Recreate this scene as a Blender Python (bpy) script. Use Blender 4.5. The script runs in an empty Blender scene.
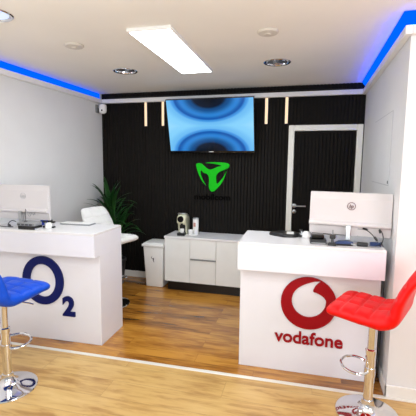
import bpy, bmesh, math, random
from mathutils import Vector, Matrix
random.seed(7)
PI = math.pi
scene = bpy.context.scene
COL = scene.collection
scene.view_settings.view_transform = 'Standard'
scene.view_settings.look = 'None'
scene.view_settings.exposure = -0.24

# ------------------------------------------------------------------ materials
def srgb(r, g, b):
    f = lambda c: (c/255/12.92) if c/255 <= .04045 else ((c/255+.055)/1.055)**2.4
    return (f(r), f(g), f(b), 1)

def mat(name, rgb, rough=.5, metal=0.0, spec=.5, noise=0.0, nscale=8, bump=0.0, coat=0.0, emit=None, estr=0):
    m = bpy.data.materials.new(name); m.use_nodes = True
    nt = m.node_tree; b = nt.nodes['Principled BSDF']
    col = srgb(*rgb)
    b.inputs['Base Color'].default_value = col
    b.inputs['Roughness'].default_value = rough
    b.inputs['Metallic'].default_value = metal
    b.inputs['Specular IOR Level'].default_value = spec
    b.inputs['Coat Weight'].default_value = coat
    if emit:
        b.inputs['Emission Color'].default_value = srgb(*emit)
        b.inputs['Emission Strength'].default_value = estr
    tc = nt.nodes.new('ShaderNodeTexCoord')
    n = nt.nodes.new('ShaderNodeTexNoise'); n.inputs['Scale'].default_value = nscale; n.inputs['Detail'].default_value = 4
    nt.links.new(tc.outputs['Object'], n.inputs['Vector'])
    if noise > 0:
        r = nt.nodes.new('ShaderNodeValToRGB')
        r.color_ramp.elements[0].position = .3; r.color_ramp.elements[1].position = .7
        r.color_ramp.elements[0].color = tuple(c*(1-noise) for c in col[:3])+(1,)
        r.color_ramp.elements[1].color = tuple(min(1, c*(1+noise)) for c in col[:3])+(1,)
        nt.links.new(n.outputs['Fac'], r.inputs['Fac']); nt.links.new(r.outputs['Color'], b.inputs['Base Color'])
    if bump > 0:
        bp = nt.nodes.new('ShaderNodeBump'); bp.inputs['Strength'].default_value = bump; bp.inputs['Distance'].default_value = .002
        nt.links.new(n.outputs['Fac'], bp.inputs['Height']); nt.links.new(bp.outputs['Normal'], b.inputs['Normal'])
    return m

def emis(name, rgb, s):
    m = bpy.data.materials.new(name); m.use_nodes = True
    nt = m.node_tree; nt.nodes.clear()
    e = nt.nodes.new('ShaderNodeEmission'); o = nt.nodes.new('ShaderNodeOutputMaterial')
    e.inputs['Color'].default_value = srgb(*rgb); e.inputs['Strength'].default_value = s
    nt.links.new(e.outputs[0], o.inputs['Surface'])
    return m

def wood_floor(name, c_dark, c_mid, c_light, rough, plank_w, plank_l, rot, contrast, knots=False, coat=0.0, offs=0.0):
    m = bpy.data.materials.new(name); m.use_nodes = True
    nt = m.node_tree; N = nt.nodes; L = nt.links; b = N['Principled BSDF']
    tc = N.new('ShaderNodeTexCoord'); mp = N.new('ShaderNodeMapping')
    mp.inputs['Rotation'].default_value = (0, 0, rot); mp.inputs['Location'].default_value = (offs, offs*.37, 0)
    L.new(tc.outputs['Object'], mp.inputs['Vector'])
    br = N.new('ShaderNodeTexBrick'); br.offset = .43; br.offset_frequency = 2
    br.inputs['Color1'].default_value = (0, 0, 0, 1); br.inputs['Color2'].default_value = (1, 1, 1, 1)
    br.inputs['Mortar'].default_value = (.5, .5, .5, 1)
    br.inputs['Scale'].default_value = 1; br.inputs['Mortar Size'].default_value = .0012
    br.inputs['Brick Width'].default_value = plank_l; br.inputs['Row Height'].default_value = plank_w
    L.new(mp.outputs[0], br.inputs['Vector'])
    # shift the grain per plank
    sh = N.new('ShaderNodeVectorMath'); sh.operation = 'MULTIPLY_ADD'
    sh.inputs[1].default_value = (7, 3, 5)
    L.new(br.outputs['Color'], sh.inputs[0]); L.new(mp.outputs[0], sh.inputs[2])
    st = N.new('ShaderNodeMapping'); st.inputs['Scale'].default_value = (1.6, 10, 1)
    L.new(sh.outputs[0], st.inputs['Vector'])
    n1 = N.new('ShaderNodeTexNoise'); n1.inputs['Scale'].default_value = 2.2; n1.inputs['Detail'].default_value = 8
    n1.inputs['Roughness'].default_value = .6; n1.inputs['Distortion'].default_value = .55
    L.new(st.outputs[0], n1.inputs['Vector'])
    st2 = N.new('ShaderNodeMapping'); st2.inputs['Scale'].default_value = (1, 3.2, 1)
    L.new(sh.outputs[0], st2.inputs['Vector'])
    n2 = N.new('ShaderNodeTexNoise'); n2.inputs['Scale'].default_value = 2.6; n2.inputs['Detail'].default_value = 3
    L.new(st2.outputs[0], n2.inputs['Vector'])
    a = N.new('ShaderNodeMath'); a.operation = 'MULTIPLY_ADD'; a.inputs[1].default_value = .5
    L.new(n1.outputs['Fac'], a.inputs[0])
    a2 = N.new('ShaderNodeMath'); a2.operation = 'MULTIPLY'; a2.inputs[1].default_value = .36
    L.new(n2.outputs['Fac'], a2.inputs[0]); L.new(a2.outputs[0], a.inputs[2])
    a3 = N.new('ShaderNodeMath'); a3.operation = 'MULTIPLY_ADD'; a3.inputs[1].default_value = .14*contrast
    L.new(br.outputs['Color'], a3.inputs[0]); L.new(a.outputs[0], a3.inputs[2])
    r = N.new('ShaderNodeValToRGB'); e = r.color_ramp.elements
    e[0].position = .36; e[0].color = srgb(*c_dark)
    e[1].position = .62; e[1].color = srgb(*c_light)
    k = e.new(.48); k.color = srgb(*c_mid)
    L.new(a3.outputs[0], r.inputs['Fac'])
    col = r.outputs['Color']
    if knots:
        st3 = N.new('ShaderNodeMapping'); st3.inputs['Scale'].default_value = (2.2, 6.5, 1)
        L.new(sh.outputs[0], st3.inputs['Vector'])
        v = N.new('ShaderNodeTexVoronoi'); v.inputs['Scale'].default_value = 1.0; v.inputs['Randomness'].default_value = 1
        L.new(st3.outputs[0], v.inputs['Vector'])
        kr = N.new('ShaderNodeValToRGB'); ke = kr.color_ramp.elements
        ke[0].position = .02; ke[0].color = (1, 1, 1, 1); ke[1].position = .13; ke[1].color = (0, 0, 0, 1)
        L.new(v.outputs['Distance'], kr.inputs['Fac'])
        km = N.new('ShaderNodeMath'); km.operation = 'MULTIPLY'; km.inputs[1].default_value = .75
        L.new(kr.outputs['Color'], km.inputs[0])
        mx = N.new('ShaderNodeMixRGB'); mx.inputs['Color2'].default_value = srgb(*c_dark)
        L.new(km.outputs[0], mx.inputs['Fac']); L.new(col, mx.inputs['Color1']); col = mx.outputs['Color']
    mo = N.new('ShaderNodeMixRGB'); mo.inputs['Color2'].default_value = srgb(*[c*.6 for c in c_dark])
    mf = N.new('ShaderNodeMath'); mf.operation = 'MULTIPLY'; mf.inputs[1].default_value = .45
    L.new(br.outputs['Fac'], mf.inputs[0]); L.new(mf.outputs[0], mo.inputs['Fac']); L.new(col, mo.inputs['Color1'])
    L.new(mo.outputs['Color'], b.inputs['Base Color'])
    b.inputs['Roughness'].default_value = rough; b.inputs['Coat Weight'].default_value = coat
    b.inputs['Coat Roughness'].default_value = .18
    bp = N.new('ShaderNodeBump'); bp.inputs['Strength'].default_value = .12; bp.inputs['Distance'].default_value = .002
    L.new(n1.outputs['Fac'], bp.inputs['Height']); L.new(bp.outputs['Normal'], b.inputs['Normal'])
    return m

M = {}
M['wall'] = mat('wall_paint', (226, 226, 226), .6, noise=.02, nscale=3, bump=.15)
M['ceil'] = mat('ceiling_paint', (236, 231, 222), .8, noise=.02, nscale=2)
M['disc'] = mat('beige_disc', (206, 199, 188), .7, noise=.02)
M['trim'] = mat('trim_white', (236, 234, 230), .45, noise=.015)
M['slat'] = mat('dark_slat_veneer', (25, 22, 19), .75, noise=.25, nscale=30, spec=.15)
M['backing'] = mat('black_felt_backing', (7, 7, 7), .95, noise=.2, nscale=60)
M['counter'] = mat('white_laminate', (228, 228, 236), .28, noise=.01)
M['counter_top'] = mat('white_counter_top', (232, 231, 232), .25, noise=.01)
M['cab'] = mat('white_cabinet_lacquer', (236, 238, 236), .3, noise=.015)
M['frame'] = mat('grey_white_frame', (238, 237, 228), .5, noise=.02)
M['chrome'] = mat('polished_chrome', (225, 225, 228), .07, 1.0, noise=.02)
M['steel'] = mat('brushed_steel', (180, 182, 184), .3, 1.0, noise=.05)
M['silver'] = mat('silver_plastic', (196, 198, 202), .3, .4, noise=.03)
M['black'] = mat('black_plastic', (14, 14, 16), .35, noise=.1)
M['blackgloss'] = mat('black_gloss', (6, 6, 7), .12, noise=.05)
M['darkgrey'] = mat('dark_grey_plastic', (70, 72, 75), .4, noise=.1)
M['grey'] = mat('grey_plastic', (140, 142, 144), .4, noise=.06)
M['white'] = mat('white_plastic', (240, 240, 238), .35, noise=.01)
M['cream'] = mat('cream_plastic', (226, 224, 196), .25, noise=.02)
M['mon'] = mat('white_monitor_shell', (208, 203, 203), .4, noise=.01)
M['blue_leather'] = mat('blue_leatherette', (0, 72, 196), .45, spec=.3, noise=.06, nscale=20, bump=.25)
M['red_leather'] = mat('red_leatherette', (222, 0, 2), .42, spec=.3, noise=.05, nscale=20, bump=.25)
M['white_leather'] = mat('white_leatherette', (235, 235, 232), .45, noise=.02, nscale=20, bump=.25)
M['navy'] = mat('navy_acrylic', (1, 16, 88), .45, spec=.2, noise=.05)
M['navy_side'] = mat('navy_acrylic_edge', (2, 14, 60), .3, noise=.05)
M['vred'] = mat('red_acrylic', (150, 0, 16), .45, spec=.2, noise=.05)
M['green'] = mat('green_acrylic', (0, 168, 8), .5, noise=.04, spec=.2, emit=(0, 190, 10), estr=.2)  # added emission makes the emblem's green brighter
M['inkblack'] = mat('black_acrylic', (2, 2, 2), .9, spec=.05, noise=.05)
M['emblem_dark'] = mat('emblem_bronze', (96, 44, 40), .4, noise=.05)
M['emblem_grey'] = mat('emblem_grey', (190, 190, 192), .4, noise=.03)
M['blueplastic'] = mat('blue_plastic', (12, 62, 176), .35, noise=.08)
M['bluedark'] = mat('dark_blue_plastic', (36, 58, 104), .4, noise=.1)
M['leaf'] = mat('plant_leaf', (24, 70, 22), .4, noise=.4, nscale=9)
M['trunk'] = mat('plant_cane', (96, 78, 54), .8, noise=.3, nscale=25)
M['soil'] = mat('plant_soil', (40, 30, 22), .95, noise=.4, nscale=60, bump=.8)
M['pot'] = mat('dark_pot', (50, 50, 52), .5, noise=.1)
M['panel'] = emis('light_panel', (244, 250, 255), 27.0)
M['warm'] = emis('warm_led', (255, 222, 182), 1.5)
M['blue_led'] = emis('blue_led', (0, 60, 255), 50.0)
M['blue_led_dim'] = emis('blue_led_dim', (0, 70, 255), 9.0)
M['blue_glow_paint'] = emis('blue_glow_paint', (0, 98, 255), 1.35)  # blue cove glow put into an emissive colour
M['lampglow'] = emis('lamp_glow', (226, 236, 255), 1.3)
M['lampoff'] = mat('lamp_tube', (210, 220, 238), .2, noise=.03, emit=(200, 215, 255), estr=.25)  # tubes are off; faint emission added to brighten them
M['threshold'] = mat('threshold_strip', (226, 222, 212), .35, .2, noise=.03)
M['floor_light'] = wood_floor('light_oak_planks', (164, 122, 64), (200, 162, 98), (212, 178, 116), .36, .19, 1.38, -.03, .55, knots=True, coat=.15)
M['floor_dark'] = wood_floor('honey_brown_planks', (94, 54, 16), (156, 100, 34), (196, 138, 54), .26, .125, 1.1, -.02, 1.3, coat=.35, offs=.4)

# television picture: two dark domes on a light blue ground
def tv_mat():
    m = bpy.data.materials.new('television_picture'); m.use_nodes = True
    nt = m.node_tree; N = nt.nodes; L = nt.links; N.clear()
    tc = N.new('ShaderNodeTexCoord'); sp = N.new('ShaderNodeSeparateXYZ'); L.new(tc.outputs['Generated'], sp.inputs[0])
    def math_(op, a, b=None, c=None):
        n = N.new('ShaderNodeMath'); n.operation = op
        for i, v in enumerate((a, b, c)):
            if v is None: continue
            if isinstance(v, (int, float)): n.inputs[i].default_value = v
            else: L.new(v, n.inputs[i])
        return n.outputs[0]
    x = math_('DIVIDE', math_('SUBTRACT', sp.outputs['X'], .5), .43)
    z = math_('SUBTRACT', .5, math_('ABSOLUTE', math_('SUBTRACT', sp.outputs['Z'], .5)))
    zz = math_('DIVIDE', math_('ADD', z, .03), .44)
    d = math_('SQRT', math_('ADD', math_('MULTIPLY', x, x), math_('MULTIPLY', zz, zz)))
    r = N.new('ShaderNodeValToRGB'); r.color_ramp.interpolation = 'EASE'
    L.new(math_('MULTIPLY', d, .6), r.inputs['Fac'])
    e = r.color_ramp.elements
    e[0].position = 0; e[0].color = srgb(6, 12, 20); e[1].position = 1; e[1].color = srgb(150, 215, 250)
    for p, c in ((.24, (10, 24, 44)), (.32, (18, 74, 132)), (.46, (44, 128, 206)), (.555, (22, 86, 168)), (.60, (62, 144, 220)), (.66, (108, 186, 240)), (.82, (132, 206, 248))):
        k = e.new(p); k.color = srgb(*c)
    em = N.new('ShaderNodeEmission'); em.inputs['Strength'].default_value = 1.25
    L.new(r.outputs['Color'], em.inputs['Color'])
    gl = N.new('ShaderNodeBsdfGlossy'); gl.inputs['Roughness'].default_value = .1; gl.inputs['Color'].default_value = (.012, .012, .012, 1)
    ad = N.new('ShaderNodeAddShader'); L.new(em.outputs[0], ad.inputs[0]); L.new(gl.outputs[0], ad.inputs[1])
    o = N.new('ShaderNodeOutputMaterial'); L.new(ad.outputs[0], o.inputs['Surface'])
    return m
M['tv'] = tv_mat()

# ------------------------------------------------------------------ mesh helpers
def obj(name, bm, m, parent=None, loc=None, rot=None, smooth=False, kind=None):
    me = bpy.data.meshes.new(name)
    bmesh.ops.recalc_face_normals(bm, faces=bm.faces[:])
    bm.to_mesh(me); bm.free()
    me.materials.append(m)
    if smooth:
        for p in me.polygons: p.use_smooth = True
        try: me.set_sharp_from_angle(angle=R(40))
        except Exception: pass
    o = bpy.data.objects.new(name, me); COL.objects.link(o)
    if parent: o.parent = parent
    if loc: o.location = loc
    if rot: o.rotation_euler = rot
    if kind: o['kind'] = kind
    return o

def R(d): return d*PI/180

def tag(o, label, cat, group=None):
    o['label'] = label; o['category'] = cat
    if group: o['group'] = group
    return o

def thing(name, label, cat, loc=(0, 0, 0), rz=0, group=None):
    o = bpy.data.objects.new(name, None); COL.objects.link(o)
    o.empty_display_size = .05
    o.location = loc; o.rotation_euler = (0, 0, rz)
    return tag(o, label, cat, group)

def struct_empty(name):
    o = bpy.data.objects.new(name, None); COL.objects.link(o); o['kind'] = 'structure'; o.empty_display_size = .05
    return o

def box(bm, x0, x1, y0, y1, z0, z1, bev=0, mtx=None, seg=2):
    vs = [bm.verts.new((x, y, z)) for x in (x0, x1) for y in (y0, y1) for z in (z0, z1)]
    idx = [(0, 1, 3, 2), (4, 6, 7, 5), (0, 4, 5, 1), (2, 3, 7, 6), (0, 2, 6, 4), (1, 5, 7, 3)]
    fs = [bm.faces.new([vs[i] for i in f]) for f in idx]
    allv = set(vs)
    if bev > 0:
        es = list({e for f in fs for e in f.edges})
        r = bmesh.ops.bevel(bm, geom=es, offset=bev, segments=seg, affect='EDGES', profile=.5)
        allv = {v for f in r['faces'] for v in f.verts} | {v for v in vs if v.is_valid}
    if mtx is not None:
        bmesh.ops.transform(bm, matrix=mtx, verts=[v for v in allv if v.is_valid])
    return bm

def B(*a, **k):
    return box(bmesh.new(), *a, **k)

def lathe(prof, n=32, bm=None, off=(0, 0, 0), mtx=None):
    bm = bm or bmesh.new()
    rings = []
    for r, z in prof:
        if r < 1e-5:
            rings.append([bm.verts.new((0, 0, z))])
        else:
            rings.append([bm.verts.new((r*math.cos(2*PI*i/n), r*math.sin(2*PI*i/n), z)) for i in range(n)])
    for a, b in zip(rings, rings[1:]):
        for i in range(n):
            j = (i+1) % n
            if len(a) == 1 and len(b) == 1: continue
            if len(a) == 1: bm.faces.new((a[0], b[i], b[j]))
            elif len(b) == 1: bm.faces.new((a[i], b[0], a[j]))
            else: bm.faces.new((a[i], b[i], b[j], a[j]))
    vs = [v for rg in rings for v in rg]
    if mtx is not None: bmesh.ops.transform(bm, matrix=mtx, verts=vs)
    if off != (0, 0, 0): bmesh.ops.translate(bm, verts=vs, vec=off)
    return bm

def tube(pts, r, n=8, bm=None, closed=False):
    bm = bm or bmesh.new()
    pts = [Vector(p) for p in pts]; k = len(pts)
    rings = []; up = None
    for i, p in enumerate(pts):
        if closed: d = pts[(i+1) % k]-pts[i-1]
        else: d = pts[min(i+1, k-1)]-pts[max(i-1, 0)]
        d.normalize()
        if up is None:
            up = Vector((0, 0, 1)) if abs(d.z) < .9 else Vector((1, 0, 0))
        s = d.cross(up).normalized(); up = s.cross(d).normalized()
        rr = r[i] if isinstance(r, (list, tuple)) else r
        rings.append([bm.verts.new(p+(s*math.cos(2*PI*j/n)+up*math.sin(2*PI*j/n))*rr) for j in range(n)])
    prs = list(zip(rings, rings[1:]))
    if closed: prs.append((rings[-1], rings[0]))
    for a, b in prs:
        for j in range(n):
            q = (j+1) % n
            bm.faces.new((a[j], a[q], b[q], b[j]))
    if not closed:
        bm.faces.new(rings[0]); bm.faces.new(rings[-1][::-1])
    return bm

def spline(ctrl, n=8):
    P = [Vector(c) for c in ctrl]; out = []
    Q = [P[0]]+P+[P[-1]]
    for i in range(1, len(Q)-2):
        p0, p1, p2, p3 = Q[i-1], Q[i], Q[i+1], Q[i+2]
        for k in range(n):
            t = k/n
            out.append(.5*((2*p1)+(-p0+p2)*t+(2*p0-5*p1+4*p2-p3)*t*t+(-p0+3*p1-3*p2+p3)*t**3))
    out.append(P[-1]); return out

def prism(poly, y0, y1, bm=None):
    """poly in (x,z), extruded along y"""
    bm = bm or bmesh.new()
    a = [bm.verts.new((x, y0, z)) for x, z in poly]; b = [bm.verts.new((x, y1, z)) for x, z in poly]
    n = len(poly)
    for i in range(n):
        j = (i+1) % n; bm.faces.new((a[i], a[j], b[j], b[i]))
    f1 = bm.faces.new(a[::-1]); f2 = bm.faces.new(b)
    bmesh.ops.triangulate(bm, faces=[f1, f2])
    return bm

def fill2d(splines, thick):
    """closed outlines with holes, in (x,z); front face at y=-thick, back at y=0; returns a bmesh"""
    cu = bpy.data.curves.new('tmp', 'CURVE'); cu.dimensions = '2D'; cu.fill_mode = 'BOTH'; cu.extrude = thick/2
    for pts in splines:
        s = cu.splines.new('POLY'); s.points.add(len(pts)-1); s.use_cyclic_u = True
        for p, q in zip(s.points, pts): p.co = (q[0], q[1], 0, 1)
    return curve_bm(cu, thick)

def curve_bm(cu, thick):
    o = bpy.data.objects.new('tmp', cu); COL.objects.link(o)
    dg = bpy.context.evaluated_depsgraph_get(); dg.update()
    me = bpy.data.meshes.new_from_object(o.evaluated_get(dg))
    bm = bmesh.new(); bm.from_mesh(me)
    bpy.data.objects.remove(o); bpy.data.curves.remove(cu); bpy.data.meshes.remove(me)
    bmesh.ops.transform(bm, matrix=Matrix.Rotation(PI/2, 4, 'X'), verts=bm.verts)   # xy -> xz
    bmesh.ops.translate(bm, verts=bm.verts, vec=(0, -thick/2, 0))
    return bm

def text_bm(body, width, height, thick, bold=0.0, shear=0.0):
    cu = bpy.data.curves.new('tmp', 'FONT'); cu.body = body; cu.size = 1; cu.extrude = thick/2; cu.offset = bold; cu.shear = shear
    cu.align_x = 'CENTER'; cu.resolution_u = 6
    bm = curve_bm(cu, thick)
    xs = [v.co.x for v in bm.verts]; zs = [v.co.z for v in bm.verts]
    sx = width/(max(xs)-min(xs)); sz = sx if height is None else height/(max(zs)-min(zs))
    cx = (max(xs)+min(xs))/2; z0 = min(zs)
    for v in bm.verts: v.co.x = (v.co.x-cx)*sx; v.co.z = (v.co.z-z0)*sz
    return bm

def circ(cx, cz, rx, rz=None, n=64, a0=0):
    rz = rz or rx
    return [(cx+rx*math.cos(a0+2*PI*i/n), cz+rz*math.sin(a0+2*PI*i/n)) for i in range(n)]

def dup(root, loc, rz, label=None, group=None):
    r = root.copy(); COL.objects.link(r); r.location = loc; r.rotation_euler = (0, 0, rz)
    if label: r['label'] = label
    if group: r['group'] = group
    for ch in list(root.children):
        c = ch.copy(); COL.objects.link(c); c.parent = r
        for g in list(ch.children):
            d = g.copy(); COL.objects.link(d); d.parent = c
    return r

# ------------------------------------------------------------------ room shell
XL, XR, XF = -2.755, .544, 2.7        # left wall, right wall of the alcove, right wall of the front area
YP, YB = -1.964, -7.5                 # pier face, front end
H = 2.462
ZT, ZB, TR = 2.385, 2.333, .04        # cove profile

obj('wall_left', B(XL-.12, XL, YB, .1, 0, H), M['wall'], kind='structure')
obj('wall_right', B(XR, XR+.12, YP, .1, 0, H), M['wall'], kind='structure')
obj('wall_pier', B(XR+.12, XF, YP, YP+.12, 0, H), M['wall'], kind='structure')
obj('wall_front_right', B(XF, XF+.12, YB, YP+.12, 0, H), M['wall'], kind='structure')

# slatted back wall: boards with grooves, open where the door stands
DX0, DX1, DZ = -.281, .533, 2.01
bm = bmesh.new()
box(bm, XL, XR, .002, .1, DZ, H); box(bm, XL, DX0, .002, .1, 0, DZ); box(bm, DX1, XR, .002, .1, 0, DZ)
wb = obj('wall_back', bm, M['backing'], kind='structure')
bm = bmesh.new(); p = .04; x = XL+.006
while x+.027 < XR:
    if x+.027 > DX0 and x < DX1: box(bm, x, x+.027, -.014, .002, DZ+.002, H)
    else: box(bm, x, x+.027, -.014, .002, 0.0, H)
    x += p
sl = obj('slat_cladding', bm, M['slat'], wb)

# ceiling with round openings for the downlights
DL = [(-1.83, -1.085), (-.34, -1.06), (-1.955, -2.576)]
DLR = .108
outer = [(XL-.12, YB), (XF+.12, YB), (XF+.12, .1), (XL-.12, .1)]
cb = fill2d([outer]+[circ(a, b, DLR, n=40) for a, b in DL], .02)
# fill2d works in (x,z): lay it flat
bmesh.ops.transform(cb, matrix=Matrix.Rotation(-PI/2, 4, 'X'), verts=cb.verts)
zs = [v.co.z for v in cb.verts]; ys = [v.co.y for v in cb.verts]
if abs(max(ys)-.1) > .01:
    for v in cb.verts: v.co.y = -v.co.y
zmin = min(v.co.z for v in cb.verts)
bmesh.ops.translate(cb, verts=cb.verts, vec=(0, 0, H-zmin))
obj('ceiling', cb, M['ceil'], kind='structure')

# floors: two boards areas and the metal threshold between them
def fl(x): return -1.998+.030*x
bm = bmesh.new()
vs = [bm.verts.new(v) for v in ((XL, YB, 0), (XF, YB, 0), (XF, fl(XF), 0), (XL, fl(XL), 0))]; bm.faces.new(vs)
r = bmesh.ops.extrude_face_region(bm, geom=bm.faces[:]); bmesh.ops.translate(bm, verts=[v for v in r['geom'] if isinstance(v, bmesh.types.BMVert)], vec=(0, 0, -.05))
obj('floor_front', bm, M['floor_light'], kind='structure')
bm = bmesh.new()
vs = [bm.verts.new(v) for v in ((XL, fl(XL), 0), (XF, fl(XF), 0), (XF, .1, 0), (XL, .1, 0))]; bm.faces.new(vs)
r = bmesh.ops.extrude_face_region(bm, geom=bm.faces[:]); bmesh.ops.translate(bm, verts=[v for v in r['geom'] if isinstance(v, bmesh.types.BMVert)], vec=(0, 0, -.05))
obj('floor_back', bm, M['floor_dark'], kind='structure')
bm = bmesh.new()
prof = [(-.018, 0), (-.013, .004), (.013, .004), (.018, 0)]
x0, x1 = XL+.002, XF-.002
a = [bm.verts.new((x0, fl(x0)+y, z)) for y, z in prof]; b = [bm.verts.new((x1, fl(x1)+y, z)) for y, z in prof]
for i in range(4):
    j = (i+1) % 4; bm.faces.new((a[i], a[j], b[j], b[i]))
bm.faces.new(a); bm.faces.new(b[::-1])
obj('trim_1', bm, M['threshold'], kind='structure')

# skirting boards
obj('baseboard_back', B(XL+.012, DX0-.005, -.028, -.0142, 0, .085, .003), M['trim'], kind='structure')
obj('baseboard_left', B(XL, XL+.012, YB, -.03, 0, .085, .003), M['trim'], kind='structure')
obj('baseboard_right', B(XR-.012, XR, YP-.012, -.03, 0, .085, .003), M['trim'], kind='structure')
obj('baseboard_pier', B(XR-.012, XF, YP-.012, YP, 0, .085, .003), M['trim'], kind='structure')

# cove profile round the walls with blue tape light lying in it
def cove(n, runs, leds, band=None, m='blue_led', slant=None):
    bm = bmesh.new()
    for r in runs: box(bm, *r, ZB, ZT, .004)
    o = obj('trim_%d' % n, bm, M['trim'], kind='structure')
    if leds:
        lb = bmesh.new()
        for r in leds: box(lb, *r, ZT+.0005, ZT+.004)
        obj('led_tape', lb, M[m], o)
        bb = B(*band, ZT+.003, H-.004)  # emissive strip standing in for the tape's blue light on wall and ceiling
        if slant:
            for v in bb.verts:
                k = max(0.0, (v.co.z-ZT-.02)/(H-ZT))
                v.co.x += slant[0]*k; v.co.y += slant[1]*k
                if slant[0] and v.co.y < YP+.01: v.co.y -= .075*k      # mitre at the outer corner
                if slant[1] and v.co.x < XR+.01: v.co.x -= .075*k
        obj('added_glow_band', bb, M['blue_glow_paint'], o)
    return o
cove(2, [(XL, XL+TR, YB, 0)], [(XL+.014, XL+.024, YB, -.06)], (XL+.001, XL+.006, YB, -.06), 'blue_led_dim')
cove(3, [(XL+TR, XR-TR, -.058, -.014)], None)
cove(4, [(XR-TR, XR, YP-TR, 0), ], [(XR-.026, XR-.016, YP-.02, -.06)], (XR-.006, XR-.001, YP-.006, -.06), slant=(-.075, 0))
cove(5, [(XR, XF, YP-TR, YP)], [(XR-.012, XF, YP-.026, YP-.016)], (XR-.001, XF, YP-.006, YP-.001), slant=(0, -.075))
# cables and clips lying in the unlit cove over the slats
b2 = tube(spline([(-2.6, -.04, ZT+.012), (-1.9, -.035, ZT+.016), (-1.2, -.04, ZT+.011), (-.6, -.034, ZT+.02), (.4, -.04, ZT+.012)], 8), .006, 6)
tag(obj('cove_cable', b2, M['black']), 'black cable lying along the unlit ledge above the slatted wall', 'cable')

# ------------------------------------------------------------------ door in the slatted wall
d = struct_empty('door_1')
bm = bmesh.new(); fw = .066
for (xa, xb, za, zb) in ((DX0, DX0+fw, 0, DZ), (DX1-fw, DX1, 0, DZ), (DX0+fw, DX1-fw, DZ-fw, DZ)):
    box(bm, xa, xb, -.034, .06, za, zb, .006)
obj('door_frame', bm, M['frame'], d)
leaf = obj('door_leaf', B(DX0+fw+.002, DX1-fw-.002, .006, .045, .006, DZ-fw-.003), M['backing'], d)
bm = bmesh.new(); x = DX0+fw+.008
while x+.027 < DX1-fw-.004:
    box(bm, x, x+.027, -.009, .006, .01, DZ-fw-.006); x += p
obj('slat_cladding', bm, M['slat'], leaf)
hd = obj('door_handle', tube(spline([(-.19, -.01, 1.065), (-.19, -.05, 1.065), (-.175, -.06, 1.065), (-.12, -.06, 1.066), (-.055, -.058, 1.067)], 6), .009, 10), M['steel'], d, smooth=True)
rx = Matrix.Rotation(PI/2, 4, 'X')
obj('rosette', lathe([(0, 0), (.026, 0), (.026, .006), (.02, .009), (0, .009)], 24, off=(-.19, -.009, 1.065), mtx=rx), M['steel'], hd, smooth=True)
ke = obj('key_escutcheon', lathe([(0, 0), (.024, 0), (.024, .006), (.018, .009), (0, .009)], 24, off=(-.188, -.009, .995), mtx=rx), M['steel'], d, smooth=True)
obj('keyhole', B(-.191, -.185, -.0195, -.0175, .985, 1.003), M['black'], ke)

# flush access panel in the right wall
t = thing('access_panel', 'flush white access panel with thin seams in the right wall', 'panel', (XR, 0, 0))
obj('panel_door', B(-.004, -.0005, -1.575, -.80, 1.41, 1.94, .0012), M['wall'], t)
obj('panel_frame', B(-.0015, -.0004, -1.582, -.793, 1.403, 1.947), M['emblem_grey'], t)
obj('lock', lathe([(0, 0), (.012, 0), (.012, .003), (0, .003)], 16, off=(-.004, -1.56, 1.43), mtx=Matrix.Rotation(-PI/2, 4, 'Y')), M['darkgrey'], t)

# ------------------------------------------------------------------ ceiling fittings
t = thing('ceiling_panel_light', 'long rectangular white ceiling light panel glowing above the middle of the shop', 'ceiling light', (-1.112, -1.545, H))
t.rotation_euler = (0, 0, R(1.5))
bm = bmesh.new()
for a in ((-.16, .16, -.605, -.590), (-.16, .16, .590, .605), (-.16, -.148, -.590, .590), (.148, .16, -.590, .590)):
    box(bm, *a, -.026, -.001, .002)
obj('frame', bm, M['trim'], t)
obj('diffuser', B(-.148, .148, -.590, .590, -.024, -.021), M['panel'], t)

def downlight(lit):
    dl = thing('recessed_downlight', '', 'downlight', (0, 0, H))
    obj('bezel', lathe([(.098, .0), (.102, -.006), (.116, -.008), (.122, -.004), (.122, -.0006), (.108, -.0006)], 40), M['chrome'], dl, smooth=True)
    obj('reflector', lathe([(.100, -.003), (.097, .02), (.085, .07), (.06, .10), (0, .105)], 32), M['silver'] if lit else M['chrome'], dl, smooth=True)
    for s in (-1, 1):
        bm = bmesh.new()
        for q in (-.012, .012):
            pts = spline([(s*.012+0, q, .05), (s*.05, q, .035), (s*.078, q, .03)], 4)
            tube(pts, .0105, 8, bm)
        obj('lamp_tube', bm, M['lampglow'] if lit else M['lampoff'], dl, smooth=True)
    obj('baffle', B(-.005, .005, -.092, .092, .008, .07), M['darkgrey'], dl)
    if lit: obj('lens', lathe([(0, .004), (.095, .004), (.095, .001), (0, .001)], 32), M['lampglow'], dl)
    return dl
GR = 'recessed ceiling downlights'
d0 = downlight(False); d0.location = (*DL[0], H); d0.rotation_euler.z = R(10)
d0['label'] = 'unlit chrome recessed downlight in the ceiling on the left, between ceiling panel and corner camera'; d0['group'] = GR
dup(d0, (*DL[1], H), R(25), 'unlit chrome recessed downlight in the ceiling right of the light panel', GR)
d1 = downlight(True); d1.location = (*DL[2], H)
d1['label'] = 'lit white recessed downlight cut by the upper left edge of the photo'; d1['group'] = GR

sd = thing('ceiling_disc', 'flat round off-white ceiling disc left of the light panel', 'ceiling disc', (-1.83, -1.92, H), 0, 'round ceiling discs')
obj('housing', lathe([(0, -.001), (.074, -.001), (.074, -.008), (.066, -.016), (.03, -.019), (0, -.019)], 32), M['disc'], sd, smooth=True)
obj('cap', lathe([(0, -.019), (.022, -.019), (.020, -.024), (0, -.025)], 20), M['disc'], sd, smooth=True)
dup(sd, (-.332, -1.865, H), 0, 'flat round off-white ceiling disc right of the light panel')

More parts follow.
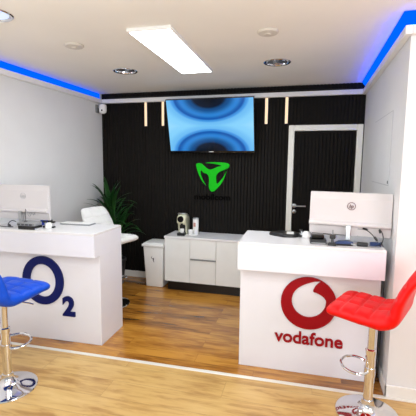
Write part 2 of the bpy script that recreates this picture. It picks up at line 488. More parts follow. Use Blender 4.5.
# ------------------------------------------------------------------ wall light bars
names = ['leftmost glowing vertical light bar on the slatted wall', 'second glowing vertical light bar from the left, beside the television',
         'glowing vertical light bar just right of the television', 'rightmost glowing vertical light bar, nearest the door']
wl = thing('light_bar', names[0], 'wall light', (-2.107, -.0142, 2.333), 0, 'vertical light bars on the slatted wall')
bm = B(-.017, .017, -.006, 0, -.302, -.001, .001)
obj('channel', bm, M['trim'], wl)
obj('diffuser', B(-.013, .013, -.016, -.006, -.300, -.002, .004), M['warm'], wl)
for xx, nm in zip((-1.868, -.55, -.315), names[1:]): dup(wl, (xx, -.0142, 2.333), 0, nm)

# ------------------------------------------------------------------ television tilted off the wall
tv = thing('television', 'wide flat television tilted down on the slatted wall showing a blue picture', 'television', (-1.197, -.098, 1.692))
tilt = R(15.5)
tvm = Matrix.Rotation(tilt, 4, 'X')
TW, TH = 1.072, .645
bm = bmesh.new()
for a in ((-TW/2, TW/2, 0, .022), (-TW/2, TW/2, TH-.010, TH), (-TW/2, -TW/2+.010, .022, TH-.010), (TW/2-.010, TW/2, .022, TH-.010)):
    box(bm, a[0], a[1], -.012, .03, a[2], a[3], .002)
bmesh.ops.transform(bm, matrix=tvm, verts=bm.verts); obj('bezel', bm, M['blackgloss'], tv)
bm = B(-TW/2+.010, TW/2-.010, -.009, -.006, .022, TH-.010)
so = obj('screen', bm, M['tv'], tv); so.rotation_euler = (tilt, 0, 0)
bm = B(-TW/2+.03, TW/2-.03, 0, .045, .03, TH-.06, .01); bmesh.ops.transform(bm, matrix=tvm, verts=bm.verts)
obj('back_housing', bm, M['black'], tv)
bm = B(-.03, .03, -.016, .0, .006, .016, .002); bmesh.ops.transform(bm, matrix=tvm, verts=bm.verts); obj('badge', bm, M['silver'], tv)
bm = bmesh.new(); box(bm, -.2, .2, .055, .0835, .15, .45, .004)
for s in (-.15, .15):
    tube([(s, .07, .4), (s, -.02, .42)], .012, 8, bm); tube([(s, .07, .2), (s, .0, .19)], .012, 8, bm)
obj('wall_bracket', bm, M['black'], tv)

# ------------------------------------------------------------------ green emblem and black lettering on the slats
em = thing('wall_emblem', 'bright green three-armed emblem on the dark slatted wall below the television', 'emblem', (-1.205, -.0142, 1.203))
def px(u, v): return ((u-192)/204*.442, (248-v)/183*.372)   # emblem drawn on its own little sheet
def smooth_poly(pts, n=6):
    P = [Vector((a, b, 0)) for a, b in pts]; k = len(P); out = []
    for i in range(k):
        p0, p1, p2, p3 = P[i-1], P[i], P[(i+1) % k], P[(i+2) % k]
        for j in range(n):
            t = j/n
            q = .5*((2*p1)+(-p0+p2)*t+(2*p0-5*p1+4*p2-p3)*t*t+(-p0+3*p1-3*p2+p3)*t**3)
            out.append((q.x, q.y))
    return out
arm = [(94, 84), (104, 73), (122, 74), (140, 86), (158, 103), (176, 111), (196, 107), (222, 94), (246, 87), (225, 80), (190, 74), (150, 71), (190, 66), (235, 66),
       (275, 70), (292, 80), (290, 96), (276, 106), (252, 117), (233, 126), (218, 145), (216, 172), (222, 198), (246, 172), (264, 146), (275, 120), (266, 155), (250, 190), (228, 220), (206, 242),
       (190, 247), (178, 236), (172, 212), (174, 180), (170, 152), (158, 138), (138, 130), (124, 116), (122, 138), (134, 172), (155, 210), (130, 180), (108, 135)]
obj('emblem_body', fill2d([smooth_poly([px(*q) for q in arm], 4)], .012), M['green'], em)
wm = obj('wall_lettering', text_bm('mobilcom', .468, .075, .01, .02), M['inkblack'], loc=(-1.205, -.0142, 1.098))
tag(wm, 'black raised lettering on the dark slats under the green emblem', 'lettering')

# ------------------------------------------------------------------ reception counters
def counter(name, label, loc, rz, L0, L1, depth, ov, zb, h, step):
    t = thing(name, label, 'counter', loc, rz)
    bm = bmesh.new()
    obj('front_panel', B(L0, L1, 0, .02, 0.0, zb, .0015), M['counter'], t)
    obj('side_panel', B(L0, L0+.02, .0202, depth, 0.0, zb, .0015), M['counter'], t)
    obj('side_panel', B(L1-.02, L1, .0202, depth, 0.0, zb, .0015), M['counter'], t)
    obj('shelf', B(L0+.0205, L1-.0205, .0205, depth-.04, .40, .42), M['counter'], t)
    fas = bmesh.new()
    box(fas, L0-step, L1, -ov, -ov+.02, zb, h-.0205, .0015)
    obj('top_fascia', fas, M['counter'], t)
    bx_ = bmesh.new()
    box(bx_, L0-step, L0+.02, -ov+.0202, depth, zb, h-.0205, .001); box(bx_, L1-.02, L1, -ov+.0202, depth, zb, h-.0205, .001)
    box(bx_, L0+.02, L1-.02, -ov+.0202, depth, zb+.0005, zb+.02)
    obj('top_box', bx_, M['counter'], t)
    obj('worktop', B(L0-step, L1, -ov-.001, depth, h-.02, h, .002), M['counter_top'], t)
    return t
AX, AY, AP = -1.669, -1.886, .0446
ca = counter('reception_counter', 'white reception counter with dark blue ring and numeral, by the left wall', (AX, AY, 0), AP, -1.075, 0, .40, .085, .783, .981, 0)
def A(lx, ly): return (AX+lx*math.cos(AP)-ly*math.sin(AP), AY+lx*math.sin(AP)+ly*math.cos(AP))
n = 72
obj('ring_emblem', fill2d([circ(-.545, .532, .2015, .215, n), circ(-.545, .532, .127, .146, n)], .014), M['navy'], ca, loc=(0, -.0002, 0))
o = obj('numeral', text_bm('2', .118, .178, .014, .045), M['navy'], ca, loc=(-.301, -.0002, .232))

BX, BY, BP = -.490, -1.8487, .025
cb_ = counter('reception_counter', 'white reception counter with red ring emblem and red lettering, beside the right wall', (BX, BY, 0), BP, 0, .985, .389, .1057, .7885, .9944, .008)
def Bc(lx, ly): return (BX+lx*math.cos(BP)-ly*math.sin(BP), BY+lx*math.sin(BP)+ly*math.cos(BP))
Rr = .197
ctr = (.504, .548)
inner = []
for i in range(0, 41):                       # round part of the drop, clockwise from the right to the upper left
    a = R(8 - i*(8+232)/40)
    inner.append((.01+.61*math.cos(a), .09+.62*math.sin(a)))
inner += [(q.x, q.y) for q in spline([(-.365, .58, 0), (-.20, .69, 0), (.0, .78, 0), (.2, .85, 0), (.43, .875, 0)], 5)][1:]
inner += [(q.x, q.y) for q in spline([(.43, .875, 0), (.30, .77, 0), (.20, .63, 0), (.155, .47, 0), (.27, .43, 0), (.42, .36, 0), (.54, .27, 0), (.61, .17, 0)], 5)][1:-1]
obj('ring_emblem', fill2d([circ(ctr[0], ctr[1], Rr, None, 80), [(ctr[0]+x*Rr, ctr[1]+z*Rr) for x, z in inner]], .012), M['vred'], cb_, loc=(0, -.0002, 0))
obj('lettering', text_bm('vodafone', .487, .098, .010, .02), M['vred'], cb_, loc=(.512, -.0002, .230))

# ------------------------------------------------------------------ bar stools
def stool(name, label, loc, heading, leather, lift=0.0):
    t = thing(name, label, 'bar stool', loc, heading, 'swivel bar stools')
    # centre line of the one-piece shell in (x,z): x forward
    path = []
    zs = .682+lift
    path += [(.222, zs-.002), (.19, zs+.002), (.13, zs+.003), (.06, zs-.002), (-.02, zs-.006), (-.07, zs-.006), (-.102, zs+.002)]
    for i in range(1, 7):
        a = R(i*13)
        path.append((-.106-.046*math.sin(a), zs+.004+.046*(1-math.cos(a))+.002*i))
    lx, lz = path[-1]
    for k in range(1, 9): path.append((lx-.0055*k-.0012*k*k, lz+.034*k))
    pts = spline([(x, 0, z) for x, z in path], 8)
    # resample evenly
    ds = [0]
    for a, b in zip(pts, pts[1:]): ds.append(ds[-1]+(b-a).length)
    T = ds[-1]; Ns = 110; res = []
    j = 0
    for i in range(Ns+1):
        s = T*i/Ns
        while j < len(ds)-2 and ds[j+1] < s: j += 1
        f = (s-ds[j])/max(1e-6, ds[j+1]-ds[j]); res.append((s, pts[j].lerp(pts[j+1], min(1, f))))
    split = int(Ns*.47)
    seams_s = [T*.115, T*.235, T*.355, T*.59, T*.71, T*.83]
    us = [math.sin(-PI/2+PI*k/30) for k in range(31)]
    def shell(i0, i1):
        bm = bmesh.new(); rings = []
        for i in range(i0, i1+1):
            s, c = res[i]
            d = (res[min(Ns, i+1)][1]-res[max(0, i-1)][1]).normalized()
            nrm = Vector((d.z, 0, -d.x))            # points to the sitter's side
            if nrm.z < 0 and s < T*.3: nrm = -nrm
            end = min(s, T-s)
            rr = .04; e = 1 if end > rr else math.sqrt(max(0.0, 1-((rr-end)/rr)**2))
            hth = (.039 if s < T*.45 else .039-.012*min(1, (s-T*.45)/(T*.3)))*(.25+.75*e)
            hth *= .80+.20*min(1, s/.16)+.16*math.exp(-((s-T*.46)/.05)**2)
            hw = (.214 if s < T*.62 else .214-.045*((s-T*.62)/(T*.38))**2)
            hw = hw-.032*(1-e) - .003*abs(math.sin(PI*s/T*7))
            ring_t, ring_b = [], []
            sd_ = min(abs(s-q) for q in seams_s)
            for u in us:
                z = hth*math.sqrt(max(0, 1-abs(u)**8))
                y = u*hw
                g = math.exp(-(sd_/.009)**2)+math.exp(-((abs(y)-.068)/.009)**2)
                zt = z-.011*min(1, g)*(1-abs(u)**8)+.004*(1-abs(u)**4)
                ring_t.append(bm.verts.new(c+Vector((0, y, 0))+nrm*zt))
                ring_b.append(bm.verts.new(c+Vector((0, y, 0))-nrm*(z+.001)))
            rings.append(ring_t+ring_b[::-1])
        m = len(rings[0])
        for a, b in zip(rings, rings[1:]):
            for q in range(m):
                w = (q+1) % m; bm.faces.new((a[q], a[w], b[w], b[q]))
        bm.faces.new(rings[0]); bm.faces.new(rings[-1][::-1])
        bmesh.ops.remove_doubles(bm, verts=bm.verts, dist=.0003)
        return bm
    obj('seat', shell(0, split), leather, t, smooth=True)
    obj('backrest', shell(split, Ns), leather, t, smooth=True)
    ped = obj('pedestal', lathe([(0, .09), (.034, .09), (.034, .10), (.0285, .105), (.0285, .40), (.032, .402), (.032, .43), (.026, .435), (0, .435)], 28), M['chrome'], t, smooth=True)
    obj('gas_lift', lathe([(0, .43), (.021, .43), (.021, .63+lift), (.03, .632+lift), (.03, .645+lift), (0, .645+lift)], 24), M['chrome'], t, smooth=True)
    obj('seat_plate', B(-.09, .09, -.08, .08, .642+lift, .657+lift, .004), M['darkgrey'], t)
    bs = obj('base', lathe([(0, 0), (.188, 0), (.190, .004), (.187, .011), (.16, .020), (.11, .028), (.07, .040), (.048, .058), (.038, .082), (.034, .105), (0, .106)], 56), M['chrome'], t, smooth=True)
    zf = .300
    lp = []
    for i in range(25):
        a = R(-150+300*i/24)
        lp.append((.085+.085*math.cos(a), .105*math.sin(a), zf+.012*math.cos(a)))
    lp = [(.0, -.02, zf-.01)]+lp+[(.0, .02, zf-.01)]
    fr = tube(spline(lp, 2), .0085, 8)
    obj('footrest', fr, M['chrome'], t, smooth=True)
    obj('collar', lathe([(0, zf-.04), (.034, zf-.04), (.034, zf+.015), (0, zf+.015)], 24), M['chrome'], t, smooth=True)
    lv = tube(spline([(0, -.02, .628+lift), (.02, -.09, .624+lift), (.05, -.17, .612+lift), (.06, -.20, .604+lift)], 5), .005, 8)
    obj('lever', lv, M['chrome'], t, smooth=True)
    return t
stool('bar_stool', 'bright blue quilted bar stool on a chrome pedestal before the left counter', (-1.965, -2.60, 0), R(85), M['blue_leather'])
stool('bar_stool', 'bright red quilted bar stool on a chrome pedestal before the right counter', (.394, -2.20, 0), R(157), M['red_leather'])
stool('bar_stool', 'white quilted bar stool standing behind the left counter', (-2.075, -1.0, 0), R(-13), M['white_leather'], .05)

# ------------------------------------------------------------------ sideboard against the slatted wall
CX0, CX1, CY0, CY1, CZ0, CZ1 = -1.688, -.722, -.42, -.03, .125, .68
t = thing('sideboard', 'low white sideboard with two doors and two middle drawers against the slatted wall', 'sideboard', (0, 0, 0))
bm = bmesh.new()
box(bm, CX0, CX0+.018, CY0+.020, CY1, CZ0, CZ1-.0255); box(bm, CX1-.018, CX1, CY0+.020, CY1, CZ0, CZ1-.0255)
box(bm, CX0+.018, CX1-.018, CY0+.020, CY1, CZ0, CZ0+.018); box(bm, CX0+.018, CX1-.018, CY1-.01, CY1, CZ0+.018, CZ1-.0255)
for xd in (-1.366, -1.044): box(bm, xd-.009, xd+.009, CY0+.020, CY1-.01, CZ0+.018, CZ1-.0255)
obj('carcass', bm, M['cab'], t)
obj('top_board', B(CX0-.006, CX1+.006, CY0-.006, CY1, CZ1-.025, CZ1, .002), M['counter_top'], t)
obj('plinth', B(CX0+.02, CX1-.02, CY0+.06, CY1-.04, 0, CZ0), M['black'], t)
g = .0022
obj('door', B(CX0, -1.366-g, CY0, CY0+.019, CZ0, CZ1-.028, .0015), M['cab'], t)
obj('door', B(-1.044+g, CX1, CY0, CY0+.019, CZ0, CZ1-.028, .0015), M['cab'], t)
zm = .418
dr = obj('drawer', B(-1.366+g, -1.044-g, CY0, CY0+.019, zm+.006, CZ1-.028, .0015), M['cab'], t)
d2 = obj('drawer', B(-1.366+g, -1.044-g, CY0, CY0+.019, CZ0, zm-.012, .0015), M['cab'], t)
obj('handle', B(-1.364+g, -1.046-g, CY0-.008, CY0+.012, zm-.0115, zm+.001, .002), M['grey'], d2)

# ------------------------------------------------------------------ bin
t = thing('pedal_bin', 'tall white tapered waste bin with a small black mark, beside the sideboard', 'bin', (-1.862, -.225, 0))
def taper(x0, y0, z0, x1, y1, z1, bev):
    bm = bmesh.new()
    a = [bm.verts.new((sx*x0, sy*y0, z0)) for sx, sy in ((-1, -1), (1, -1), (1, 1), (-1, 1))]
    b = [bm.verts.new((sx*x1, sy*y1, z1)) for sx, sy in ((-1, -1), (1, -1), (1, 1), (-1, 1))]
    for i in range(4):
        j = (i+1) % 4; bm.faces.new((a[i], a[j], b[j], b[i]))
    bm.faces.new(a[::-1]); bm.faces.new(b)
    bmesh.ops.bevel(bm, geom=bm.edges[:], offset=bev, segments=3, affect='EDGES', profile=.5)
    return bm
obj('bin_body', taper(.112, .115, 0, .136, .142, .520, .012), M['white'], t, smooth=True)
bm = B(-.152, .152, -.156, .156, .520, .552, .008); box(bm, -.135, .135, -.14, .14, .549, .566, .008)
obj('lid', bm, M['white'], t, smooth=True)
sw = bmesh.new()
tube(spline([(.012, 0, .054), (-.014, 0, .046), (-.020, 0, .020), (-.002, 0, .012), (.010, 0, .022)], 6), .0036, 6, sw)
tube(spline([(.010, 0, .022), (.006, 0, -.006), (.012, 0, -.03)], 5), .0036, 6, sw)
tube(spline([(-.004, 0, .012), (.003, 0, -.012)], 4), .003, 6, sw)
obj('printed_mark', sw, M['inkblack'], t, loc=(-.006, -.1348, .355), rot=(-R(2.8), 0, 0))

# ------------------------------------------------------------------ coffee maker, canister and cup on the sideboard
t = thing('coffee_machine', 'cream and black capsule coffee machine on the left end of the white sideboard', 'coffee machine', (-1.512, -.25, CZ1), R(4))
# arched side profile: local x forward is -y ; profile in (d,z), extruded over the width
side = [(-.02, 0), (.13, 0), (.13, .03), (.145, .12), (.135, .185), (.10, .228), (.04, .250), (-.02, .252), (-.075, .236), (-.098, .21), (-.10, .165), (-.088, .150), (-.035, .145), (-.02, .10)]
bm = bmesh.new()
a = [bm.verts.new((-.052, d_, z)) for d_, z in side]; b = [bm.verts.new((.052, d_, z)) for d_, z in side]
for i in range(len(side)):
    j = (i+1) % len(side); bm.faces.new((a[i], a[j], b[j], b[i]))
f1 = bm.faces.new(a); f2 = bm.faces.new(b[::-1])
bmesh.ops.bevel(bm, geom=[e for e in bm.edges if len(set(f for f in e.link_faces) & {f1, f2}) == 1], offset=.012, segments=3, affect='EDGES', profile=.5)
bmesh.ops.triangulate(bm, faces=[f for f in bm.faces if len(f.verts) > 4])
obj('housing', bm, M['cream'], t, smooth=True)
obj('brew_head', lathe([(0, 0), (.034, 0), (.038, .006), (.038, .02), (0, .02)], 28, off=(-.004, -.086, .203), mtx=rx), M['blackgloss'], t, smooth=True)
obj('front_panel', B(-.036, .036, -.028, -.02, .02, .140, .004), M['black'], t)
obj('drip_tray', B(-.046, .046, -.115, -.02, 0, .034, .006), M['black'], t)
obj('spout', lathe([(0, .125), (.012, .125), (.018, .15), (0, .15)], 16, off=(0, -.06, 0)), M['black'], t, smooth=True)
obj('lever', tube(spline([(-.056, .05, .215), (-.056, -.02, .262), (0, -.05, .268), (.056, -.02, .262), (.056, .05, .215)], 5), .006, 8), M['steel'], t, smooth=True)
cupprof = [(0, 0), (.020, 0), (.026, .012), (.031, .055), (.029, .055), (.024, .014), (0, .006)]
def cup(name, label, loc, rz, sc=1.0):
    c = thing(name, label, 'cup', loc, rz)
    obj('bowl', lathe([(r*sc, z*sc) for r, z in cupprof], 28), M['white'], c, smooth=True)
    obj('handle', tube([(x*sc, 0, z*sc) for x, _, z in spline([(.029, 0, .046), (.046, 0, .042), (.046, 0, .020), (.026, 0, .016)], 5)], .0038*sc, 8), M['white'], c, smooth=True)
    return c
cup('coffee_cup', 'small white cup on the drip tray of the coffee machine', (-1.497, -.325, CZ1+.0345), R(-110), .85)
cup('coffee_cup', 'small white cup standing between coffee machine and tall canister', (-1.408, -.255, CZ1), R(-60), 1.15)
t = thing('canister', 'tall white canister with a pale red mark on the sideboard, right of the coffee machine', 'canister', (-1.362, -.20, CZ1))
obj('can', lathe([(0, 0), (.033, 0), (.036, .004), (.036, .188), (.033, .192), (0, .192)], 32), M['white'], t, smooth=True)
obj('lid', lathe([(0, .192), (.037, .192), (.037, .202), (.032, .206), (0, .206)], 32), M['silver'], t, smooth=True)
bm = bmesh.new(); n = 10
for k in range(n):
    a0, a1 = R(-125+50*k/n), R(-125+50*(k+1)/n)
    vs = [bm.verts.new((.0365*math.cos(q), .0365*math.sin(q), z)) for q, z in ((a0, .10), (a1, .10), (a1, .15), (a0, .15))]; bm.faces.new(vs)
obj('paper_mark', bm, mat('pale_red_print', (206, 150, 138), .5, noise=.3, nscale=60), t)
tag(obj('saucer', lathe([(0, .002), (.03, .002), (.05, .010), (.052, .012), (.03, .006), (0, .005)], 28), M['white'], loc=(-1.36, -.305, CZ1-.0015), smooth=True), 'shallow white dish at the foot of the canister on the sideboard', 'dish')

# ------------------------------------------------------------------ dracaena in the corner
t = thing('potted_plant', 'tall green plant with long sword leaves in the dark back left corner', 'plant', (-2.42, -.36, 0))
obj('pot', lathe([(0, 0), (.12, 0), (.125, .01), (.155, .30), (.165, .30), (.165, .33), (.148, .33), (.14, .29), (0, .285)], 32), M['pot'], t, smooth=True)
obj('soil', lathe([(0, .287), (.139, .287), (.10, .298), (0, .302)], 24), M['soil'], t, smooth=True)
heads = [(.0, .0, .80), (.09, -.04, .66), (-.06, .03, .98)]
for hx, hy, hz in heads:
    obj('cane', tube(spline([(hx*.5, hy*.5, .29), (hx*.7, hy*.8, .29+(hz-.29)*.5), (hx, hy, hz)], 6), [.024-.006*i/12 for i in range(13)], 10), M['trunk'], t, smooth=True)
def blade(bm, base, az, el, L, w, droop):
    p = Vector(base); n = 9; prev = None
    for i in range(n+1):
        f = i/n
        e = el-droop*f*f
        d = Vector((math.cos(az)*math.cos(e), math.sin(az)*math.cos(e), math.sin(e)))
        if i: p = p+d*(L/n)
        sdv = Vector((-math.sin(az), math.cos(az), 0)); nv = sdv.cross(d)
        ww = w*(.55+1.6*f)*(1-f)**.75*1.3 if f < 1 else .0006
        row = [bm.verts.new(p+sdv*ww/2-nv*(-.12*ww)), bm.verts.new(p), bm.verts.new(p-sdv*ww/2-nv*(-.12*ww))]
        if prev:
            bm.faces.new((prev[0], prev[1], row[1], row[0])); bm.faces.new((prev[1], prev[2], row[2], row[1]))
        prev = row
bm = bmesh.new(); rnd = random.Random(11)
LIM = (XL-(-2.42)+.02, -.03-(-.36))
for (hx, hy, hz), cnt in zip(heads, (24, 18, 18)):
    for k in range(cnt):
        az = k*2.399+rnd.uniform(-.25, .25); f = k/cnt
        el = R(86-68*f+rnd.uniform(-8, 8)); L = rnd.uniform(.36, .52)
        # leaves facing the walls are shorter so that they stay inside the corner
        ca_, sa_ = math.cos(az)*math.cos(el*.8), math.sin(az)*math.cos(el*.8)
        if ca_ < 0: L = min(L, max(.1, (hx-LIM[0])/max(.05, -ca_)))
        if sa_ > 0: L = min(L, max(.1, (LIM[1]-hy)/max(.05, sa_)))
        blade(bm, (hx, hy, hz-.05*f), az, el, L, .042, R(30+55*f))
for v in bm.verts:
    v.co.x = max(v.co.x, LIM[0]-.005); v.co.y = min(v.co.y, LIM[1])
obj('foliage', bm, M['leaf'], t, smooth=True)

# ------------------------------------------------------------------ security camera in the top left corner
t = thing('security_camera', 'white rounded security camera on a bracket in the upper left corner', 'camera', (-2.665, -.13, 2.25))
obj('body', lathe([(0, -.062), (.022, -.060), (.040, -.048), (.048, -.025), (.050, .03), (.044, .052), (.028, .062), (0, .064)], 28), M['white'], t, smooth=True)
obj('lens', lathe([(0, 0), (.012, 0), (.012, .006), (0, .008)], 20, off=(.01, -.041, -.022), mtx=rx), M['black'], t, smooth=True)
bm = B(-.0885, -.075, -.035, .035, -.05, .055, .004); box(bm, -.077, -.03, -.014, .014, .02, .045, .004)
obj('bracket', bm, M['grey'], t, smooth=True)

# ------------------------------------------------------------------ all-in-one computers (seen from behind)
def computer(label, loc, rz, zdesk, W=.54):
    t = thing('desktop_computer', label, 'computer', loc, rz)
    # local: x to the photo's right, -y towards the camera; screen faces +y. z from the desk
    top, rid, bot = .366, .142, .058
    prof = [(.012, top), (.0, top-.004), (-.012, top-.05), (-.024, rid+.02), (-.044, rid+.008), (-.048, rid), (-.046, rid-.010), (-.016, rid-.020), (-.004, bot+.002), (.004, bot), (.012, bot+.002)]
    bm = bmesh.new()
    a = [bm.verts.new((-W/2, y, z)) for y, z in prof]; b = [bm.verts.new((W/2, y, z)) for y, z in prof]
    for i in range(len(prof)):
        j = (i+1) % len(prof); bm.faces.new((a[i], a[j], b[j], b[i]))
    bm.faces.new(a); bm.faces.new(b[::-1])
    obj('back_shell', bm, M['mon'], t)
    obj('screen', B(-W/2+.004, W/2-.004, .0125, .016, bot+.02, top-.004), M['blackgloss'], t)
    st = bmesh.new(); box(st, -.017, .017, -.055, -.043, .006, rid-.004, .003); box(st, -.017, .017, -.056, -.020, rid-.03, rid-.018)
    obj('stand_column', st, M['steel'], t)
    obj('stand_foot', B(-.062, .062, -.058, .09, 0, .007, .003), M['silver'], t)
    em = obj('round_emblem', fill2d([circ(0, 0, .028, None, 40), circ(0, 0, .024, None, 40)], .002), M['emblem_dark'] if loc[0] > -1 else M['emblem_grey'], t, loc=(.012, -.0172, .270), rot=(R(-5), 0, 0))
    obj('emblem_letters', text_bm('hp', .030, .036, .002, .02, .25), M['emblem_dark'] if loc[0] > -1 else M['emblem_grey'], em, loc=(0, 0, -.022))
    obj('port_strip', B(.06, .13, -.0165, -.008, .108, .114), M['grey'], t)
    return t
ZA, ZBt = .981, .9944
computer('white desktop computer seen from behind on the left counter', (-2.483, -1.80, ZA), R(2.5), ZA, .53)
computer('white desktop computer seen from behind on the right counter', (.27, -1.755, ZBt), R(-8), ZBt, .545)

# ------------------------------------------------------------------ small things on the right counter
zt = ZBt
t = thing('desk_tray', 'flat black eye-shaped tray with a white card on the right counter', 'tray', (-.185, -1.60, zt), R(3))
ol = smooth_poly([(-.125, 0), (-.07, .052), (-.01, .078), (.05, .075), (.10, .038), (.118, 0), (.10, -.05), (.05, -.082), (-.01, -.084), (-.07, -.05)], 5)
bm = bmesh.new()
lv = []
for s, z in ((.97, 0), (1, .004), (.98, .018), (.90, .026)):
    lv.append([bm.verts.new((x*s, y*s, z)) for x, y in ol])
for a, b in zip(lv, lv[1:]):
    for i in range(len(ol)):
        j = (i+1) % len(ol); bm.faces.new((a[i], a[j], b[j], b[i]))
bm.faces.new(lv[0][::-1]); f = bm.faces.new(lv[-1])
obj('tray_body', bm, M['black'], t, smooth=True)
obj('card', B(.012, .068, -.075, .02, .0265, .031, .003), M['white'], t)

def phone_stand(label, loc, rz):
    c = thing('phone_stand', label, 'phone stand', loc, rz, 'white phone stands'); c.scale = (1.2, 1.2, 1.2)
    obj('puck', lathe([(0, 0), (.026, 0), (.030, .006), (.026, .030), (.016, .040), (0, .042)], 24), M['white'], c, smooth=True)
    for sx in (-1, 1):
        for sz in (0, 1):
            bm = bmesh.new(); z = .004+sz*.036
            box(bm, sx*.034-.011, sx*.034+.011, -.012, .012, z, z+.012, .003); obj('grip', bm, M['black'], c)
        obj('arm', B(sx*.03-.004, sx*.03+.004, -.005, .005, .004, .048, .001), M['silver'], c)
    return c
phone_stand('small white phone stand with black grips on the right counter beside the black tray', (-.022, -1.635, zt), R(5))
phone_stand('small white phone stand with black grips on the left counter before the blue box', (-2.185, -1.845, ZA), R(4))

t = thing('card_reader', 'squat black two-tier device on the right counter left of the scanner', 'card reader', (.062, -1.825, zt), R(4))
obj('base_block', B(-.056, .056, -.035, .055, 0, .034, .005), M['black'], t)
obj('upper_block', B(-.050, .040, -.025, .045, .034, .068, .010), M['blackgloss'], t)
obj('front_strip', B(-.05, .05, -.038, -.035, .004, .012), M['grey'], t)

t = thing('barcode_scanner', 'upright black scanner on a square foot, left of the computer stand', 'scanner', (.158, -1.862, zt), R(-8))
obj('foot', B(-.028, .028, -.030, .030, 0, .016, .004), M['black'], t)
obj('stem', lathe([(0, .016), (.011, .016), (.009, .05), (0, .05)], 16), M['darkgrey'], t, smooth=True)
obj('head', B(-.019, .019, -.02, .02, .046, .076, .006), M['black'], t)
obj('tip', lathe([(0, .075), (.005, .075), (.004, .108), (0, .11)], 12), M['grey'], t, smooth=True)

t = thing('stapler', 'long dark blue stapler lying before the right computer', 'stapler', (.232, -1.846, zt), R(3))
obj('lower_arm', B(-.06, .062, -.014, .014, 0, .010, .003), M['black'], t)
obj('upper_arm', prism([(-.058, .012), (.062, .014), (.064, .026), (.03, .034), (-.03, .032), (-.056, .022)], -.013, .013), M['bluedark'], t)
obj('hinge', lathe([(0, -.015), (.006, -.015), (.006, .015), (0, .015)], 12, off=(.054, 0, .016), mtx=rx), M['steel'], t)

t = thing('power_adapter', 'small black power adapter on the right counter beside the computer stand', 'adapter', (.358, -1.828, zt), R(-5))
obj('block', B(-.036, .036, -.022, .022, 0, .026, .006), M['black'], t, smooth=True)
obj('plug_end', B(.036, .048, -.008, .008, .006, .018, .002), M['grey'], t)

co = []
for i in range(46):
    a = i*2*PI/15; co.append((.034*math.cos(a)*(1+.12*math.sin(i)), .022*math.sin(a), .006+.0055*i/9))
tag(obj('coiled_cable', tube(co, .0042, 6), M['bluedark'], loc=(.440, -1.832, zt), smooth=True), 'small coil of dark blue cable at the right end of the right counter', 'cable')

def cord(name, label, ctrl, r, m, plugs=()):
    o = obj(name, tube(spline(ctrl, 8), r, 7), m, smooth=True); tag(o, label, 'cable')
    for (a, b, rr) in plugs: obj('connector', tube([a, b], rr, 8), M['black'], o, smooth=True)
    return o
cord('computer_cable', 'black cable hanging in a loop under the right computer, inner one of two',
     [(.372, -1.800, zt+.118), (.40, -1.835, zt+.10), (.43, -1.85, zt+.07), (.452, -1.85, zt+.045), (.45, -1.84, zt+.02)], .0032, M['black'],
     [((.362, -1.79, zt+.118), (.384, -1.81, zt+.114), .007), ((.428, -1.85, zt+.073), (.447, -1.851, zt+.048), .008)])
cord('computer_cable', 'black cable hanging in a loop under the right computer, outer one nearest the wall',
     [(.462, -1.825, zt+.125), (.478, -1.84, zt+.10), (.485, -1.845, zt+.06), (.47, -1.85, zt+.02), (.435, -1.86, zt+.012)], .0032, M['black'],
     [((.462, -1.822, zt+.122), (.466, -1.832, zt+.098), .007)])
cord('thin_cord', 'thin dark cord running over the right end of the right counter to the wall',
     [(.43, -1.77, zt+.004), (.47, -1.72, zt+.004), (.50, -1.70, zt+.002), (.512, -1.74, zt-.03), (.522, -1.77, zt-.10), (.524, -1.77, .60), (.522, -1.76, .01)], .0028, M['darkgrey'])

# ------------------------------------------------------------------ small things on the left counter
t = thing('receipt_printer', 'flat grey and black receipt printer under the left computer', 'printer', (-2.325, -1.915, ZA), R(2.5))
obj('lower_case', B(-.08, .085, -.05, .05, 0, .030, .004), M['black'], t)
obj('upper_case', B(-.085, .085, -.056, .05, .030, .058, .006), M['grey'], t)
for k in range(4): obj('key', B(-.075+.038*k, -.05+.038*k, -.061, -.055, .036, .050, .001), M['darkgrey'], t)
obj('paper_slot', B(.0855, .105, -.05, .03, 0, .012, .002), M['silver'], t)
t = thing('blue_box', 'small bright blue box with a dark end on the left counter', 'box', (-2.335, -1.70, ZA), R(2))
obj('carton', B(-.036, .040, -.03, .03, .0, .046, .002), M['blueplastic'], t)
obj('end_cap', B(.040, .050, -.03, .03, .0, .046, .002), M['black'], t)
t = thing('keyboard', 'thin pale keyboard along the back edge of the left counter', 'keyboard', (-2.075, -1.585, ZA), AP)
obj('case', B(-.15, .15, -.06, .055, 0, .012, .003), M['grey'], t)
bm = bmesh.new()
for r_ in range(4):
    for c_ in range(12): box(bm, -.143+c_*.024, -.143+c_*.024+.020, -.052+r_*.026, -.052+r_*.026+.021, .012, .016)
obj('keys', bm, M['white'], t)
cord('desk_cable', 'dark cable curling from the printer to the left end of the left counter',
     [(-2.49, -1.89, ZA+.05), (-2.52, -1.90, ZA+.058), (-2.555, -1.90, ZA+.04), (-2.565, -1.905, ZA+.012), (-2.53, -1.91, ZA+.008), (-2.50, -1.92, ZA+.006), (-2.57, -1.93, ZA+.006), (-2.66, -1.91, ZA+.006), (-2.72, -1.90, ZA+.006)], .004, M['darkgrey'],
     [((-2.553, -1.902, ZA+.020), (-2.536, -1.908, ZA+.012), .008)])
t = thing('cable_clip', 'thin upright wire clip holding a curled grey cable behind the grey printer', 'cable holder', (-2.375, -1.905, ZA+.058))
obj('rod', tube([(0, 0, 0), (0, 0, .08), (.006, 0, .11)], .003, 8), M['darkgrey'], t, smooth=True)
obj('foot', lathe([(0, 0), (.016, 0), (.014, .006), (0, .007)], 16), M['darkgrey'], t)
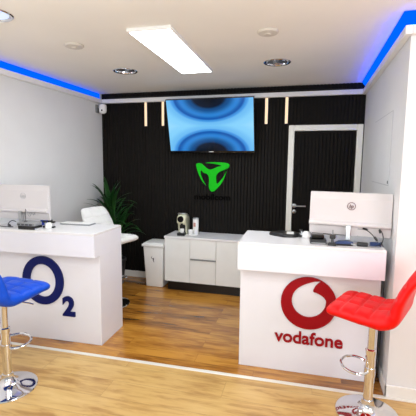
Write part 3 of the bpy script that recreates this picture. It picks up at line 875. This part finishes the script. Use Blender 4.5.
obj('curled_cable', tube(spline([(-.03, 0, .0), (-.01, .0, .07), (.012, 0, .095), (.03, .0, .055), (.05, 0, .05), (.066, 0, .075), (.085, 0, .06), (.10, .0, .085)], 8), .0025, 7), M['grey'], t, smooth=True)

# ------------------------------------------------------------------ lights, world, camera
def area(name, loc, target, sx, sy, power, color=(1, 1, 1)):
    l = bpy.data.lights.new(name, 'AREA'); l.shape = 'RECTANGLE'; l.size = sx; l.size_y = sy; l.energy = power; l.color = color
    o = bpy.data.objects.new(name, l); COL.objects.link(o); o.location = loc
    o.rotation_euler = (Vector(target)-Vector(loc)).to_track_quat('-Z', 'Y').to_euler()
    return o
area('front_fill_above', (-1.0, -3.9, 2.42), (-1.0, -3.9, 0), 1.6, 1.2, 34, (.90, .96, 1))  # unseen lamp added to brighten the front floor and its bounce
area('shop_window_light', (-.5, -7.0, 1.6), (-.9, 0, 1.0), 4.0, 2.0, 8, (.90, .96, 1))
area('ceiling_fill', (-.6, -5.0, 1.0), (-.65, -4.4, 2.46), 2.4, 1.4, 84, (.88, .95, 1))  # unseen upward fill added to lift the ceiling tone
area('right_fill', (2.0, -4.6, 1.9), (-2.75, -.8, .9), 1.4, 1.4, 55, (.90, .96, 1))  # unseen fill added to brighten the left wall
area('pink_bounce_fill', (1.5, -2.9, 1.35), (.45, -1.9, 1.05), .5, .5, 3.6, (1, .30, .30))  # unseen red lamp added to imitate pink bounce on counter and pier

w = bpy.data.worlds.new('world'); scene.world = w; w.use_nodes = True
bg = w.node_tree.nodes['Background']; bg.inputs['Color'].default_value = (.90, .95, 1, 1); bg.inputs['Strength'].default_value = .55

cam = bpy.data.cameras.new('camera'); co_ = bpy.data.objects.new('camera', cam); COL.objects.link(co_)
cam.sensor_width = 36; cam.sensor_fit = 'HORIZONTAL'; cam.lens = 372.9925/416*36; cam.clip_start = .05
Rv = Vector((.96348949, .26754729, .01031725)); Uv = Vector((-.04120668, .11009825, .99306615)); Fv = Vector((-.26455625, .95723394, -.11710324))
mx = Matrix((Rv, Uv, -Fv)).transposed().to_4x4(); mx.translation = Vector((0, -4.56674516, 1.55))
co_.matrix_world = mx
scene.camera = co_
